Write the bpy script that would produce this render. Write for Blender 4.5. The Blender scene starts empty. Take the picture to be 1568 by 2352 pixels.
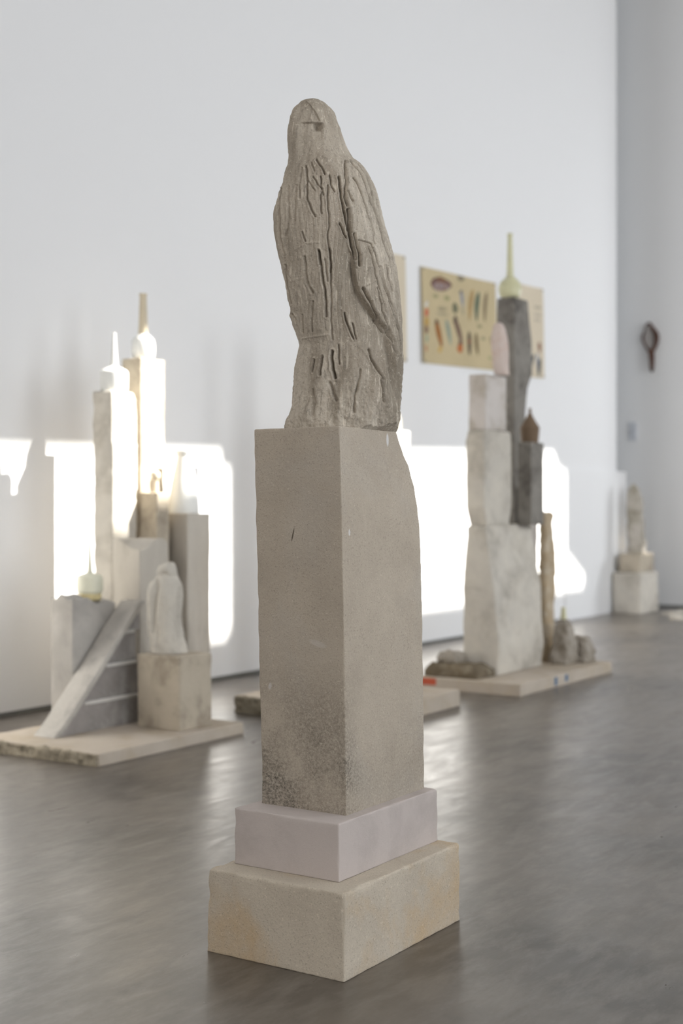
import bpy, bmesh, math, random
import numpy as np
from mathutils import Vector, noise
random.seed(7)
C = bpy.context.scene.collection
# World frame: X runs along the long white wall, Y points towards it (wall face at Y = 5.84), Z up.
FX, FY = 0.837, 0.547            # heading of the camera

# ---------------------------------------------------------------- camera
cd = bpy.data.cameras.new('camera'); cam = bpy.data.objects.new('camera', cd); C.objects.link(cam)
cam.location = (0, 0, 1.2); cam.rotation_euler = (math.pi/2, 0, math.atan2(-FX, FY))
cd.sensor_fit = 'VERTICAL'; cd.sensor_height = 36; cd.lens = 3100/2352*36
cd.shift_y = -11/2352
cd.clip_start = .05
cd.dof.use_dof = True; cd.dof.focus_distance = 3.62; cd.dof.aperture_fstop = 2.2
bpy.context.scene.camera = cam

# ---------------------------------------------------------------- light
vs = bpy.context.scene.view_settings
vs.view_transform = 'Standard'; vs.look = 'None'; vs.gamma = 1; vs.use_curve_mapping = False
vs.exposure = 0.0
W = bpy.data.worlds.new('world'); bpy.context.scene.world = W; W.use_nodes = True
W.node_tree.nodes['Background'].inputs[0].default_value = (.85, .92, 1, 1)
W.node_tree.nodes['Background'].inputs[1].default_value = 1.5
K1, K2 = .72, 1.28               # sun slope: run along X and drop in Z per metre of Y
sl = bpy.data.lights.new('sun', 'SUN'); sl.energy = 26; sl.angle = math.radians(.6); sl.color = (1, .96, .88)
so = bpy.data.objects.new('sun', sl); C.objects.link(so)
so.rotation_euler = Vector((-K1, 1, -K2)).to_track_quat('-Z', 'Y').to_euler(); so.location = (8, 0, 12)

def area(name, loc, direction, sx, sy, e, col):
    l = bpy.data.lights.new(name, 'AREA'); l.shape = 'RECTANGLE'; l.size = sx; l.size_y = sy; l.energy = e; l.color = col
    o = bpy.data.objects.new(name, l); C.objects.link(o); o.location = loc
    o.rotation_euler = Vector(direction).to_track_quat('-Z', 'Z').to_euler(); return o
WINX = (-1.2, 3.0, 7.2, 11.4)
for i, x in enumerate(WINX):
    area('window_daylight', (x, -3.12, 2.9), ((0, 0, .3, 1.1)[i], 1, -.02), 3.2, 3.4, (40, 82, 150, 205)[i], (.97, .985, 1))
area('back_fill', (-3.9, 1.5, 3.6), (1, 0, 0), 5, 3, 125, (1, .94, .87))  # added fill lamp; the wall behind it has no window
area('far_shadow_lamp', (19.6, 1.8, 2.6), (-1, .55, -.15), 1.6, 2.4, 240, (.92, .96, 1))  # added unseen lamp, casts the far stack's shadow on the long wall

# ---------------------------------------------------------------- helpers
def put(o, label=None, cat=None, group=None, kind=None):
    if label: o['label'] = label
    if cat: o['category'] = cat
    if group: o['group'] = group
    if kind: o['kind'] = kind
    return o
def mesh_obj(name, vs_, fs, mat, loc=(0, 0, 0), rz=0, parent=None, smooth=True):
    me = bpy.data.meshes.new(name); me.from_pydata([tuple(v) for v in vs_], [], fs); me.update()
    mats = mat if isinstance(mat, (list, tuple)) else [mat]
    for m in mats: me.materials.append(m)
    if smooth: me.polygons.foreach_set('use_smooth', [True]*len(me.polygons))
    o = bpy.data.objects.new(name, me); C.objects.link(o); o.location = loc; o.rotation_euler = (0, 0, rz)
    if parent: o.parent = parent
    return o
def empty(name, loc=(0, 0, 0)):
    o = bpy.data.objects.new(name, None); C.objects.link(o); o.location = loc; o.empty_display_size = .1; return o
def box(name, x0, x1, y0, y1, z0, z1, mat, **k):
    v = [(x, y, z) for z in (z0, z1) for y in (y0, y1) for x in (x0, x1)]
    f = [(0, 2, 3, 1), (4, 5, 7, 6), (0, 1, 5, 4), (2, 6, 7, 3), (0, 4, 6, 2), (1, 3, 7, 5)]
    return put(mesh_obj(name, v, f, mat, smooth=False), **k)

# ---------------------------------------------------------------- materials
class NT:
    def __init__(s, name):
        s.m = bpy.data.materials.new(name); s.m.use_nodes = True; s.t = s.m.node_tree
        s.b = s.t.nodes['Principled BSDF']; s.tc = s.t.nodes.new('ShaderNodeTexCoord')
    def n(s, typ, **k):
        n = s.t.nodes.new(typ)
        for a, v in k.items():
            if a in n.inputs.keys(): n.inputs[a].default_value = v
            else: setattr(n, a, v)
        return n
    def l(s, a, b): s.t.links.new(a, b)
    def noise(s, scale, detail=3, rough=.55, vec=None, dist=0):
        n = s.n('ShaderNodeTexNoise'); n.inputs['Scale'].default_value = scale; n.inputs['Detail'].default_value = detail
        n.inputs['Roughness'].default_value = rough; n.inputs['Distortion'].default_value = dist
        s.l(vec if vec else s.tc.outputs['Object'], n.inputs['Vector']); return n.outputs['Fac']
    def ramp(s, fac, a, b, ca=(0, 0, 0, 1), cb=(1, 1, 1, 1)):
        r = s.n('ShaderNodeValToRGB'); e = r.color_ramp.elements
        e[0].position = a; e[1].position = b; e[0].color = ca; e[1].color = cb; s.l(fac, r.inputs[0]); return r.outputs[0]
    def mix(s, fac, a, b):
        m = s.n('ShaderNodeMix', data_type='RGBA')
        for i, v in ((0, fac), (6, a), (7, b)):
            if isinstance(v, (tuple, list)): m.inputs[i].default_value = (*v[:3], 1)
            elif isinstance(v, (int, float)): m.inputs[i].default_value = v
            else: s.l(v, m.inputs[i])
        return m.outputs[2]
    def math(s, op, a, b=0.0):
        m = s.n('ShaderNodeMath', operation=op, use_clamp=False)
        for i, v in ((0, a), (1, b)):
            if isinstance(v, (int, float)): m.inputs[i].default_value = v
            else: s.l(v, m.inputs[i])
        return m.outputs[0]
    def bump(s, h, strength=.3, dist=.002, prev=None):
        b = s.n('ShaderNodeBump'); b.inputs['Strength'].default_value = strength; b.inputs['Distance'].default_value = dist
        s.l(h, b.inputs['Height'])
        if prev: s.l(prev, b.inputs['Normal'])
        return b.outputs[0]

def stone_mat(name, base, alt, speck=.5, grain=260., stain=None, stain_amt=.5, stain_scale=3., grime=None, vstreak=False, bump=.45, mott=5., strokes=0, spots=()):
    """limestone: mottled body, dark and pale grains, own stains; grime = (z_low, z_high, colour, amount) dirt that has crept up from the base"""
    t = NT(name); O = t.tc.outputs['Object']
    vec = O
    if vstreak:
        mp = t.n('ShaderNodeMapping'); mp.inputs['Scale'].default_value = (1, 1, .22); t.l(O, mp.inputs[0]); vec = mp.outputs[0]
    c = t.mix(t.ramp(t.noise(mott, 5, .6, vec, .3), .35, .68), base, alt)
    if stain:
        c = t.mix(t.math('MULTIPLY', t.ramp(t.noise(stain_scale, 5, .68, vec, .35), .48, .68), min(1, stain_amt*1.5)), c, stain)
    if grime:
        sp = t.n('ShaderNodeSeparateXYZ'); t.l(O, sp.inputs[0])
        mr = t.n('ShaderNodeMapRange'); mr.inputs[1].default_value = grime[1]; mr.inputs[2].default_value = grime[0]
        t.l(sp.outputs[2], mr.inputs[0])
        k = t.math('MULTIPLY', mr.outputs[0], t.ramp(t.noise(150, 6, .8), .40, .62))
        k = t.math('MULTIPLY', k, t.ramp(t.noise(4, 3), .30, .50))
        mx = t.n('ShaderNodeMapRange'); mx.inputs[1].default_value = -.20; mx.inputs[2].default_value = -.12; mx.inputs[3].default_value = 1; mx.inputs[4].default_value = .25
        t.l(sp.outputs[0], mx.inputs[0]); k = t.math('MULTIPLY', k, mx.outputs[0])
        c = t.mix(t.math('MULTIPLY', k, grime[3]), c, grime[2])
    dk = t.ramp(t.noise(grain, 3, .6), .56, .72)
    c = t.mix(t.math('MULTIPLY', dk, speck), c, tuple(v*.42 for v in base))
    lt = t.ramp(t.noise(grain*.7, 2, .5), .62, .74)
    c = t.mix(t.math('MULTIPLY', lt, speck*.6), c, tuple(min(1, v*1.45) for v in base))
    if strokes:
        mp = t.n('ShaderNodeMapping'); mp.inputs['Scale'].default_value = (1, 1, .14); mp.inputs['Rotation'].default_value = (.12, .08, 0); t.l(O, mp.inputs[0])
        c = t.mix(t.math('MULTIPLY', t.ramp(t.noise(130, 2, .5, mp.outputs[0], .2), .58, .68), strokes), c, tuple(v*.45 for v in base))
        c = t.mix(t.math('MULTIPLY', t.ramp(t.noise(95, 2, .5, mp.outputs[0], .4), .60, .70), strokes), c, tuple(min(1, v*1.35) for v in base))
    for (ctr, rad, col, amt) in spots:                 # chips and smears of their own
        mp = t.n('ShaderNodeMapping', vector_type='TEXTURE'); mp.inputs['Location'].default_value = ctr; mp.inputs['Scale'].default_value = rad; mp.inputs['Rotation'].default_value = (.25, 0, 0); t.l(O, mp.inputs[0])
        g = t.n('ShaderNodeTexGradient', gradient_type='SPHERICAL'); t.l(mp.outputs[0], g.inputs[0])
        c = t.mix(t.math('MULTIPLY', t.ramp(g.outputs['Fac'], .05, .4), amt), c, col)
    t.l(c, t.b.inputs['Base Color'])
    t.b.inputs['Roughness'].default_value = .92; t.b.inputs['Specular IOR Level'].default_value = .15
    h = t.bump(t.noise(grain, 4, .7), bump, .0025)
    h = t.bump(t.noise(grain*.2, 4, .6), bump*.7, .006, h)
    t.l(h, t.b.inputs['Normal']); return t.m
def plain(name, col, rough=.6, spec=.3, **k):
    t = NT(name)
    c = t.mix(t.ramp(t.noise(k.pop('ns', 14), 3), .3, .7), tuple(v*k.get('dk', .9) for v in col), col); k.pop('dk', 0)
    t.l(c, t.b.inputs['Base Color']); t.b.inputs['Roughness'].default_value = rough; t.b.inputs['Specular IOR Level'].default_value = spec
    for a, v in k.items(): t.b.inputs[a.replace('_', ' ')].default_value = v
    return t.m

def wall_mat(name, col):
    t = NT(name)
    t.l(t.mix(t.noise(.8, 3), tuple(v*.985 for v in col), col), t.b.inputs['Base Color'])
    t.b.inputs['Roughness'].default_value = .75; t.b.inputs['Specular IOR Level'].default_value = .2
    t.l(t.bump(t.noise(120, 2), .08, .001), t.b.inputs['Normal']); return t.m
M_wall = wall_mat('white_wall_paint', (.81, .81, .815))
M_wall2 = wall_mat('white_end_wall_paint', (.80, .80, .80))
M_room = wall_mat('room_paint', (.66, .65, .64))
M_joint = plain('grey_joint', (.16, .16, .15), .8)

def floor_mat():
    t = NT('polished_concrete'); O = t.tc.outputs['Object']
    a = t.ramp(t.noise(.9, 6, .62, None, .6), .32, .70)
    c = t.mix(a, (.045, .036, .028), (.150, .127, .102))
    mp = t.n('ShaderNodeMapping'); mp.inputs['Scale'].default_value = (1, 3.2, 1); mp.inputs['Rotation'].default_value = (0, 0, .9); t.l(O, mp.inputs[0])
    c = t.mix(t.math('MULTIPLY', t.ramp(t.noise(4.5, 8, .72, mp.outputs[0], .2), .45, .70), .7), c, (.20, .176, .15))
    c = t.mix(t.math('MULTIPLY', t.ramp(t.noise(14, 6, .75, None, .15), .5, .72), .4), c, (.055, .048, .041))
    c = t.mix(t.math('MULTIPLY', t.ramp(t.noise(55, 3, .6), .68, .74), .5), c, (.2, .185, .17))
    t.l(c, t.b.inputs['Base Color'])
    r = t.ramp(t.noise(3, 6, .65, mp.outputs[0], .8), .3, .75, (.27, .27, .27, 1), (.43, .43, .43, 1)); t.l(r, t.b.inputs['Roughness'])
    t.b.inputs['Coat Weight'].default_value = .2; t.b.inputs['Coat Roughness'].default_value = .36
    t.b.inputs['Specular IOR Level'].default_value = .75
    h = t.bump(t.noise(5, 5, .6, mp.outputs[0], .1), .045, .004)
    h = t.bump(t.noise(160, 2), .02, .001, h); t.l(h, t.b.inputs['Normal'])
    return t.m
M_floor = floor_mat()

# ---------------------------------------------------------------- room
WT = 5.84
box('floor', -4.2, 20.2, -3.5, 8.2, -.12, 0, M_floor, kind='structure')
box('wall_left', -4.2, 14.705, WT, WT+.22, 0, 8.2, M_wall, kind='structure')
box('trim_1', 13.25, 14.97, WT-.015, WT+.2, .0, 1.61, M_wall, kind='structure')
box('baseboard_left', -4.2, 13.25, WT-.006, WT+.05, 0, .026, M_joint, kind='structure')
box('baseboard_end', 15.655, 15.9, 5.0, 8.0, 0, .03, M_joint, kind='structure')
box('wall_end', 15.68, 15.9, 5.0, 8.0, 0, 8.2, M_wall2, kind='structure')
box('wall_return', 15.9, 20.0, 5.0, 5.2, 0, 8.2, M_room, kind='structure')
box('wall_far', 20.0, 20.2, -3.4, 5.2, 0, 8.2, M_room, kind='structure')
box('wall_back', -4.2, -4.0, -3.4, WT, 0, 8.2, M_room, kind='structure')
box('wall_passage', 9.0, 15.9, 8.0, 8.2, 0, 8.2, M_room, kind='structure')
def grid_wall(name, x0, x1, z0, z1, holes, y, th, mat):
    """a wall with rectangular window openings"""
    xs = sorted({x0, x1, *[h[0] for h in holes], *[h[1] for h in holes]}); zs = sorted({z0, z1, *[h[2] for h in holes], *[h[3] for h in holes]})
    v, f = [], []
    for i in range(len(xs)-1):
        for j in range(len(zs)-1):
            cx, cz = (xs[i]+xs[i+1])/2, (zs[j]+zs[j+1])/2
            if any(h[0] < cx < h[1] and h[2] < cz < h[3] for h in holes): continue
            b = len(v)
            v += [(x, yy, z) for z in (zs[j], zs[j+1]) for yy in (y-th, y) for x in (xs[i], xs[i+1])]
            f += [tuple(b+q for q in t) for t in [(0, 2, 3, 1), (4, 5, 7, 6), (0, 1, 5, 4), (2, 6, 7, 3), (0, 4, 6, 2), (1, 3, 7, 5)]]
    return mesh_obj(name, v, f, mat, smooth=False)
put(grid_wall('wall_right', -4.2, 20.2, 0, 8.2, [(x-1.6, x+1.6, 1.2, 4.6) for x in WINX], -3.2, .2, M_room), kind='structure')

# ceiling; its unseen openings are invented, cut to project the sun patches onto the wall
def sky(pts, zc=8.2):
    return [(x+K1*(zc-z)/K2, WT-(zc-z)/K2) for x, z in pts]
patches = [
    [(3.2, .30), (7.49, .31), (7.49, 1.45), (7.40, 1.47), (7.38, 1.575), (5.4, 1.53), (3.2, 1.50)],
    [(8.36, .33), (13.72, .335), (13.70, .42), (13.24, .68), (13.24, 1.57), (13.08, 1.60), (12.95, 1.76), (9.9, 1.66), (8.36, 1.62)],
    [(14.50, .30), (14.86, .30), (14.86, .62)]]
cu = bpy.data.curves.new('ceiling', 'CURVE'); cu.dimensions = '2D'; cu.fill_mode = 'BOTH'
for poly in [[(-4.2, -9.6), (26, -9.6), (26, 8.2), (-4.2, 8.2)]] + [sky(p) for p in patches]:  # sheet runs past the walls as an added canopy keeping sun off the windows
    sp = cu.splines.new('POLY'); sp.points.add(len(poly)-1); sp.use_cyclic_u = True
    for p, q in zip(sp.points, poly): p.co = (*q, 0, 1)
tmp = bpy.data.objects.new('tmp', cu); C.objects.link(tmp)
dg = bpy.context.evaluated_depsgraph_get(); me = bpy.data.meshes.new_from_object(tmp.evaluated_get(dg))
bpy.data.objects.remove(tmp); me.materials.clear(); me.materials.append(M_room)
co = bpy.data.objects.new('ceiling', me); C.objects.link(co); co.location = (0, 0, 8.2); put(co, kind='structure')

# ---------------------------------------------------------------- stones
def lat(L, r, res):
    r = min(r, L*.3); a = [0, r*.3, r*.65, r]; n = max(1, int((L-2*r)/res))
    return a + [r+(L-2*r)*i/n for i in range(1, n)] + [L-r, L-r*.65, L-r*.3, L]
def stone(name, levels, mat, r=.008, amp=.0015, res=.02, chip=.6, freq=6., seed=0., yaw=0., top=None, parent=None, rough=0.):
    """one block of stone; levels = (z, x0, x1, y0, y1); worn rounded edges with chips and an uneven surface; top(u,v) lowers the top"""
    zb, zt = levels[0][0], levels[-1][0]; Lz = zt-zb
    LV = np.array(levels, float)
    Lx = float(np.mean(LV[:, 2]-LV[:, 1])); Ly = float(np.mean(LV[:, 4]-LV[:, 3]))
    X, Y, Z = lat(Lx, r*1.6, res), lat(Ly, r*1.6, res), lat(Lz, r*1.6, res)
    nx, ny, nz = len(X), len(Y), len(Z); idx = {}; V = []; F = []
    def vid(i, j, k):
        q = (i, j, k)
        if q not in idx: idx[q] = len(V); V.append((X[i], Y[j], Z[k]))
        return idx[q]
    for i in range(nx-1):
        for j in range(ny-1):
            F.append((vid(i, j, 0), vid(i, j+1, 0), vid(i+1, j+1, 0), vid(i+1, j, 0)))
            F.append((vid(i, j, nz-1), vid(i+1, j, nz-1), vid(i+1, j+1, nz-1), vid(i, j+1, nz-1)))
        for k in range(nz-1):
            F.append((vid(i, 0, k), vid(i+1, 0, k), vid(i+1, 0, k+1), vid(i, 0, k+1)))
            F.append((vid(i, ny-1, k), vid(i, ny-1, k+1), vid(i+1, ny-1, k+1), vid(i+1, ny-1, k)))
    for j in range(ny-1):
        for k in range(nz-1):
            F.append((vid(0, j, k), vid(0, j, k+1), vid(0, j+1, k+1), vid(0, j+1, k)))
            F.append((vid(nx-1, j, k), vid(nx-1, j+1, k), vid(nx-1, j+1, k+1), vid(nx-1, j, k+1)))
    out = []
    cx = float(LV[0, 1]+LV[0, 2])/2; cy = float(LV[0, 3]+LV[0, 4])/2
    dims = (Lx, Ly, Lz)
    for p in V:
        P = Vector(p); sd = Vector((seed*3.1, seed*1.7, seed))
        nn = noise.noise(P*freq*5+sd); rr = r*(1+chip*nn+chip*.8*max(0, noise.noise(P*freq*1.7+sd*2))*2)
        fb = min(1, .25+P.z/.03); rr = rr*fb; rr = max(r*.2, min(rr, min(dims)*.3))
        q = Vector([min(max(p[a], rr), dims[a]-rr) for a in range(3)]); d = P-q
        dl = d.length
        if dl > 1e-9:
            n = d/dl; P = q+n*rr
            e = amp*noise.fractal(P*freq+sd, 1, 2.1, 4)
            if rough: e += rough*noise.fractal(P*freq*3+sd, .8, 2.1, 4)
            e *= min(1, max(0, P.z)/.035)
            P = P+n*e
        z = zb+P.z
        zc = min(max(z, zb), zt)
        x0, x1, y0, y1 = [float(np.interp(zc, LV[:, 0], LV[:, a])) for a in (1, 2, 3, 4)]
        u, v = P.x/Lx, P.y/Ly
        if top: z -= top(u, v)*max(0, P.z/Lz)**3
        out.append((x0+u*(x1-x0)-cx, y0+v*(y1-y0)-cy, max(z, zb)-zb))
    return mesh_obj(name, out, F, mat, (cx, cy, zb), yaw, parent)
def block(name, z0, z1, x0, x1, y0, y1, mat, **k):
    return stone(name, [(z0, x0, x1, y0, y1), (z1, x0, x1, y0, y1)], mat, **k)
def lathe(name, prof, mat, loc, n=40, parent=None, wob=0.):
    V, F = [], []
    for r, z in prof:
        for i in range(n):
            a = 2*math.pi*i/n; rr = r*(1+wob*noise.noise(Vector((math.cos(a), math.sin(a), z*12))))
            V.append((rr*math.cos(a), rr*math.sin(a), z))
    m = len(prof)
    for k in range(m-1):
        for i in range(n):
            F.append((k*n+i, k*n+(i+1) % n, (k+1)*n+(i+1) % n, (k+1)*n+i))
    F.append(tuple(range(n-1, -1, -1))); F.append(tuple((m-1)*n+i for i in range(n)))
    return mesh_obj(name, V, F, mat, loc, 0, parent)
def smoothprof(pts, sub=5):
    """Catmull-Rom through (r, z) points"""
    P = [pts[0]]+list(pts)+[pts[-1]]; o = []
    for i in range(1, len(P)-2):
        for s in range(sub):
            t = s/sub; r = []
            for a in (0, 1):
                p0, p1, p2, p3 = P[i-1][a], P[i][a], P[i+1][a], P[i+2][a]
                r.append(.5*(2*p1+(p2-p0)*t+(2*p0-5*p1+4*p2-p3)*t*t+(3*p1-p0-3*p2+p3)*t**3))
            o.append((max(r[0], .0005), r[1]))
    return o+[pts[-1]]

# stone colours (the stones themselves differ)
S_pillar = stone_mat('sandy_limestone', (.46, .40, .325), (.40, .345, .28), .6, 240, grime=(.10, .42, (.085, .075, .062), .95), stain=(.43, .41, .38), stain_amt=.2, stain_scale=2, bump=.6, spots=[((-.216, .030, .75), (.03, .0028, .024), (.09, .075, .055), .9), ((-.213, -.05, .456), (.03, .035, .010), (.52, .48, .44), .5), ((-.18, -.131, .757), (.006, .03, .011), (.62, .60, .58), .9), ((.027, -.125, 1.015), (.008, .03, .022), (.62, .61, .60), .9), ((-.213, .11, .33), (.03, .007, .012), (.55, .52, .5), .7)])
S_falcon = stone_mat('carved_limestone', (.50, .445, .37), (.35, .30, .24), .8, 230, vstreak=True, stain=(.20, .17, .13), stain_amt=.5, stain_scale=9, mott=12, bump=.8, strokes=.5)
S_mauve = stone_mat('pale_mauve_limestone', (.52, .46, .43), (.47, .42, .395), .16, 300, stain=(.36, .31, .28), stain_amt=.25, stain_scale=5, bump=.2)
S_plinth = stone_mat('buff_limestone', (.55, .485, .395), (.48, .42, .34), .6, 210, stain=(.52, .37, .21), stain_amt=.5, stain_scale=2.5, bump=.6)
S_pale = stone_mat('pale_limestone', (.60, .56, .49), (.50, .47, .42), .2, 120, stain=(.30, .27, .225), stain_amt=.5, stain_scale=3.5)
S_pale2 = stone_mat('cool_pale_limestone', (.545, .505, .445), (.44, .405, .35), .25, 120, stain=(.24, .21, .17), stain_amt=.55, stain_scale=3.2, vstreak=True)
S_warm = stone_mat('warm_limestone', (.50, .44, .35), (.42, .365, .29), .2, 120, stain=(.25, .21, .165), stain_amt=.5, stain_scale=5)
S_grey = stone_mat('grey_limestone', (.31, .285, .27), (.24, .225, .215), .35, 120, stain=(.46, .44, .41), stain_amt=.4, stain_scale=8)
S_ramp = stone_mat('pale_ramp_stone', (.54, .51, .465), (.43, .405, .37), .25, 120, stain=(.30, .28, .26), stain_amt=.4, stain_scale=8)
S_dark = stone_mat('dark_grey_stone', (.25, .235, .21), (.19, .175, .155), .3, 120, stain=(.10, .09, .08), stain_amt=.7, stain_scale=6)
S_slab = stone_mat('pinkish_slab_stone', (.50, .44, .37), (.44, .38, .31), .15, 160, stain=(.40, .32, .22), stain_amt=.4, stain_scale=4)
S_edge = stone_mat('broken_edge_stone', (.40, .35, .27), (.25, .215, .16), .5, 90, stain=(.10, .085, .06), stain_amt=.6, stain_scale=22)
S_ochre = stone_mat('ochre_rough_stone', (.46, .36, .24), (.36, .29, .20), .3, 100, stain=(.55, .50, .42), stain_amt=.5, stain_scale=9)
S_rock = stone_mat('rubble_stone', (.36, .325, .28), (.27, .24, .20), .4, 90, stain=(.16, .13, .095), stain_amt=.6, stain_scale=12)
S_brown = stone_mat('dark_brown_rock', (.17, .135, .09), (.10, .08, .055), .5, 90, stain=(.28, .24, .18), stain_amt=.5, stain_scale=14)
S_pink = stone_mat('pink_alabaster', (.58, .49, .44), (.54, .46, .42), .1, 90, stain=(.52, .38, .32), stain_amt=.5, stain_scale=14)
S_lb = stone_mat('smoky_grey_limestone', (.50, .475, .44), (.40, .38, .35), .25, 120, stain=(.29, .27, .25), stain_amt=.4, stain_scale=3)
S_mix = stone_mat('veined_pale_stone', (.56, .52, .49), (.50, .465, .43), .1, 120, stain=(.30, .25, .18), stain_amt=.4, stain_scale=5)
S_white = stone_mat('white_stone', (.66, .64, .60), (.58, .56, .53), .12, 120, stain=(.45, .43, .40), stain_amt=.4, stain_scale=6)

# --- main sculpture: buff plinth, mauve plinth, pillar, falcon
o = block('stone_plinth', 0, .224, 2.855, 3.472, 1.858, 2.299, S_plinth, r=.006, amp=.0012, res=.009, chip=1.8, seed=1)
put(o, 'large buff speckled stone plinth on the floor, lowest of the falcon stack', 'plinth', 'plinths under the falcon pillar')
o = block('stone_plinth', .2245, .377, 2.933, 3.460, 1.925, 2.266, S_mauve, r=.004, amp=.0005, res=.010, chip=1.5, seed=2)
put(o, 'smooth pale mauve stone plinth between the buff plinth and the tall pillar', 'plinth', 'plinths under the falcon pillar')
PL = [(.375, 3.0211, 3.4405, 1.9591, 2.2391), (.695, 3.0192, 3.4405, 1.9620, 2.2452), (.927, 3.0173, 3.4379, 1.9650, 2.2498),
      (1.066, 3.0154, 3.4379, 1.9679, 2.2529), (1.159, 3.0148, 3.4293, 1.9688, 2.2555), (1.217, 3.0141, 3.4183, 1.9698, 2.2565),
      (1.264, 3.0135, 3.4022, 1.9708, 2.2568), (1.322, 3.0129, 3.3713, 1.9718, 2.2571), (1.351, 3.0122, 3.3433, 1.9727, 2.2581),
      (1.380, 3.0116, 3.3278, 1.9737, 2.2584), (1.417, 3.0110, 3.3075, 1.9747, 2.2587)]
o = stone('stone_pillar', PL, S_pillar, r=.003, amp=.0006, res=.010, chip=1.5, seed=3)
put(o, 'tall tapering sandy limestone pillar carrying the large carved falcon', 'pillar')

def seg_dist(px, py, pts):
    d = np.full(px.shape, 1e9)
    for (ax, ay), (bx, by) in zip(pts[:-1], pts[1:]):
        vx, vy = bx-ax, by-ay; L = vx*vx+vy*vy+1e-9
        t = np.clip(((px-ax)*vx+(py-ay)*vy)/L, 0, 1)
        d = np.minimum(d, np.hypot(px-ax-t*vx, py-ay-t*vy))
    return d
def sstep(x, a, b):
    t = np.clip((x-a)/(b-a), 0, 1); return t*t*(3-2*t)
def statue(name, prof, k, xc, yb, mat, loc, rz, nth, nz, detail, depth=.85, n_exp=2.8, hs=1.2, amp=1.0, res_noise=True, parent=None):
    """carved upright figure; prof = (y, left, right) outline in drawing units of k metres, detail(x,y,front) = carving depth in metres"""
    pr = np.array(prof, float)
    y0, y1 = pr[0, 0], yb
    tt = np.linspace(0, 1, nz); ys = y0+(y1-y0)*np.concatenate([tt[:nz//12]**1.0, tt[nz//12:]])
    ys = np.concatenate([y0+(ys[3]-y0)*np.array([0.02, .12, .3, .55]), ys[3:]])
    tau = np.linspace(-math.pi, math.pi, nth, endpoint=False)
    ph = 1.25*math.pi+tau*(.5+.5*(np.abs(tau)/math.pi)**2)          # finer mesh on the carved breast
    cs, sn = np.cos(ph), np.sin(ph)
    us = hs*np.sign(cs)*np.abs(cs)**(2/n_exp); ut = np.sign(sn)*np.abs(sn)**(2/n_exp)
    X = FY*us-FX*ut; Yd = FX*us+FY*ut; X /= np.abs(X).max(); Yd /= np.abs(Yd).max()
    # even spacing
    L = np.interp(ys, pr[:, 0], pr[:, 1]); R = np.interp(ys, pr[:, 0], pr[:, 2])
    f = np.array([1, 3, 5, 3, 1.]); f /= f.sum()
    if nz > 200:
        for _ in range(4):
            L[2:-2] = np.convolve(L, f, 'valid'); R[2:-2] = np.convolve(R, f, 'valid')
    cx = (L+R)/2; hw = (R-L)/2
    dw = hw.copy()
    for _ in range(nz//6): dw[1:-1] = (dw[:-2]+dw[1:-1]*2+dw[2:])/4
    dw = np.minimum(dw, hw*1.25)
    gx = cx[:, None]+hw[:, None]*X[None]; gy = ys[:, None]+0*X[None]; gd = dw[:, None]*Yd[None]*depth
    front = sstep(-Yd, -.25, .15)[None]+0*gx
    D = detail(gx, gy, front)
    nxv = X/np.hypot(X, Yd); nyv = Yd/np.hypot(X, Yd)
    P = np.stack([(gx-xc)*k, gd*k, (yb-gy)*k], -1)
    flat = P.reshape(-1, 3); nd = np.zeros(len(flat))
    for i, p in enumerate(flat):
        v = Vector(p)
        nd[i] = .0022*noise.noise(v*13)+.0014*noise.noise(v*45)+.0008*noise.noise(v*120)+(.0016*noise.noise(Vector((p[0]*70, p[1]*70, p[2]*9))) if nz > 200 else 0)
    nd = nd.reshape(gx.shape)*amp
    rough = sstep(gy, pr[0, 0]+(yb-pr[0, 0])*.72, yb)
    nd = nd*(1+1.6*rough)-D
    P[..., 0] += nxv[None]*nd; P[..., 1] += nyv[None]*nd
    P[..., 2] = np.maximum(P[..., 2], 0)
    V = P.reshape(-1, 3).tolist(); m = len(ys); F = []
    for a in range(m-1):
        b = a*nth
        for i in range(nth):
            j = (i+1) % nth
            F.append((b+i, b+nth+i, b+nth+j, b+j))
    V.append([float(P[0, :, 0].mean()), float(P[0, :, 1].mean()), (yb-y0)*k]); c = len(V)-1
    F += [(i, (i+1) % nth, c) for i in range(nth)]
    F.append(tuple((m-1)*nth+i for i in range(nth-1, -1, -1)))
    return mesh_obj(name, V, F, mat, loc, rz, parent)

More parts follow.
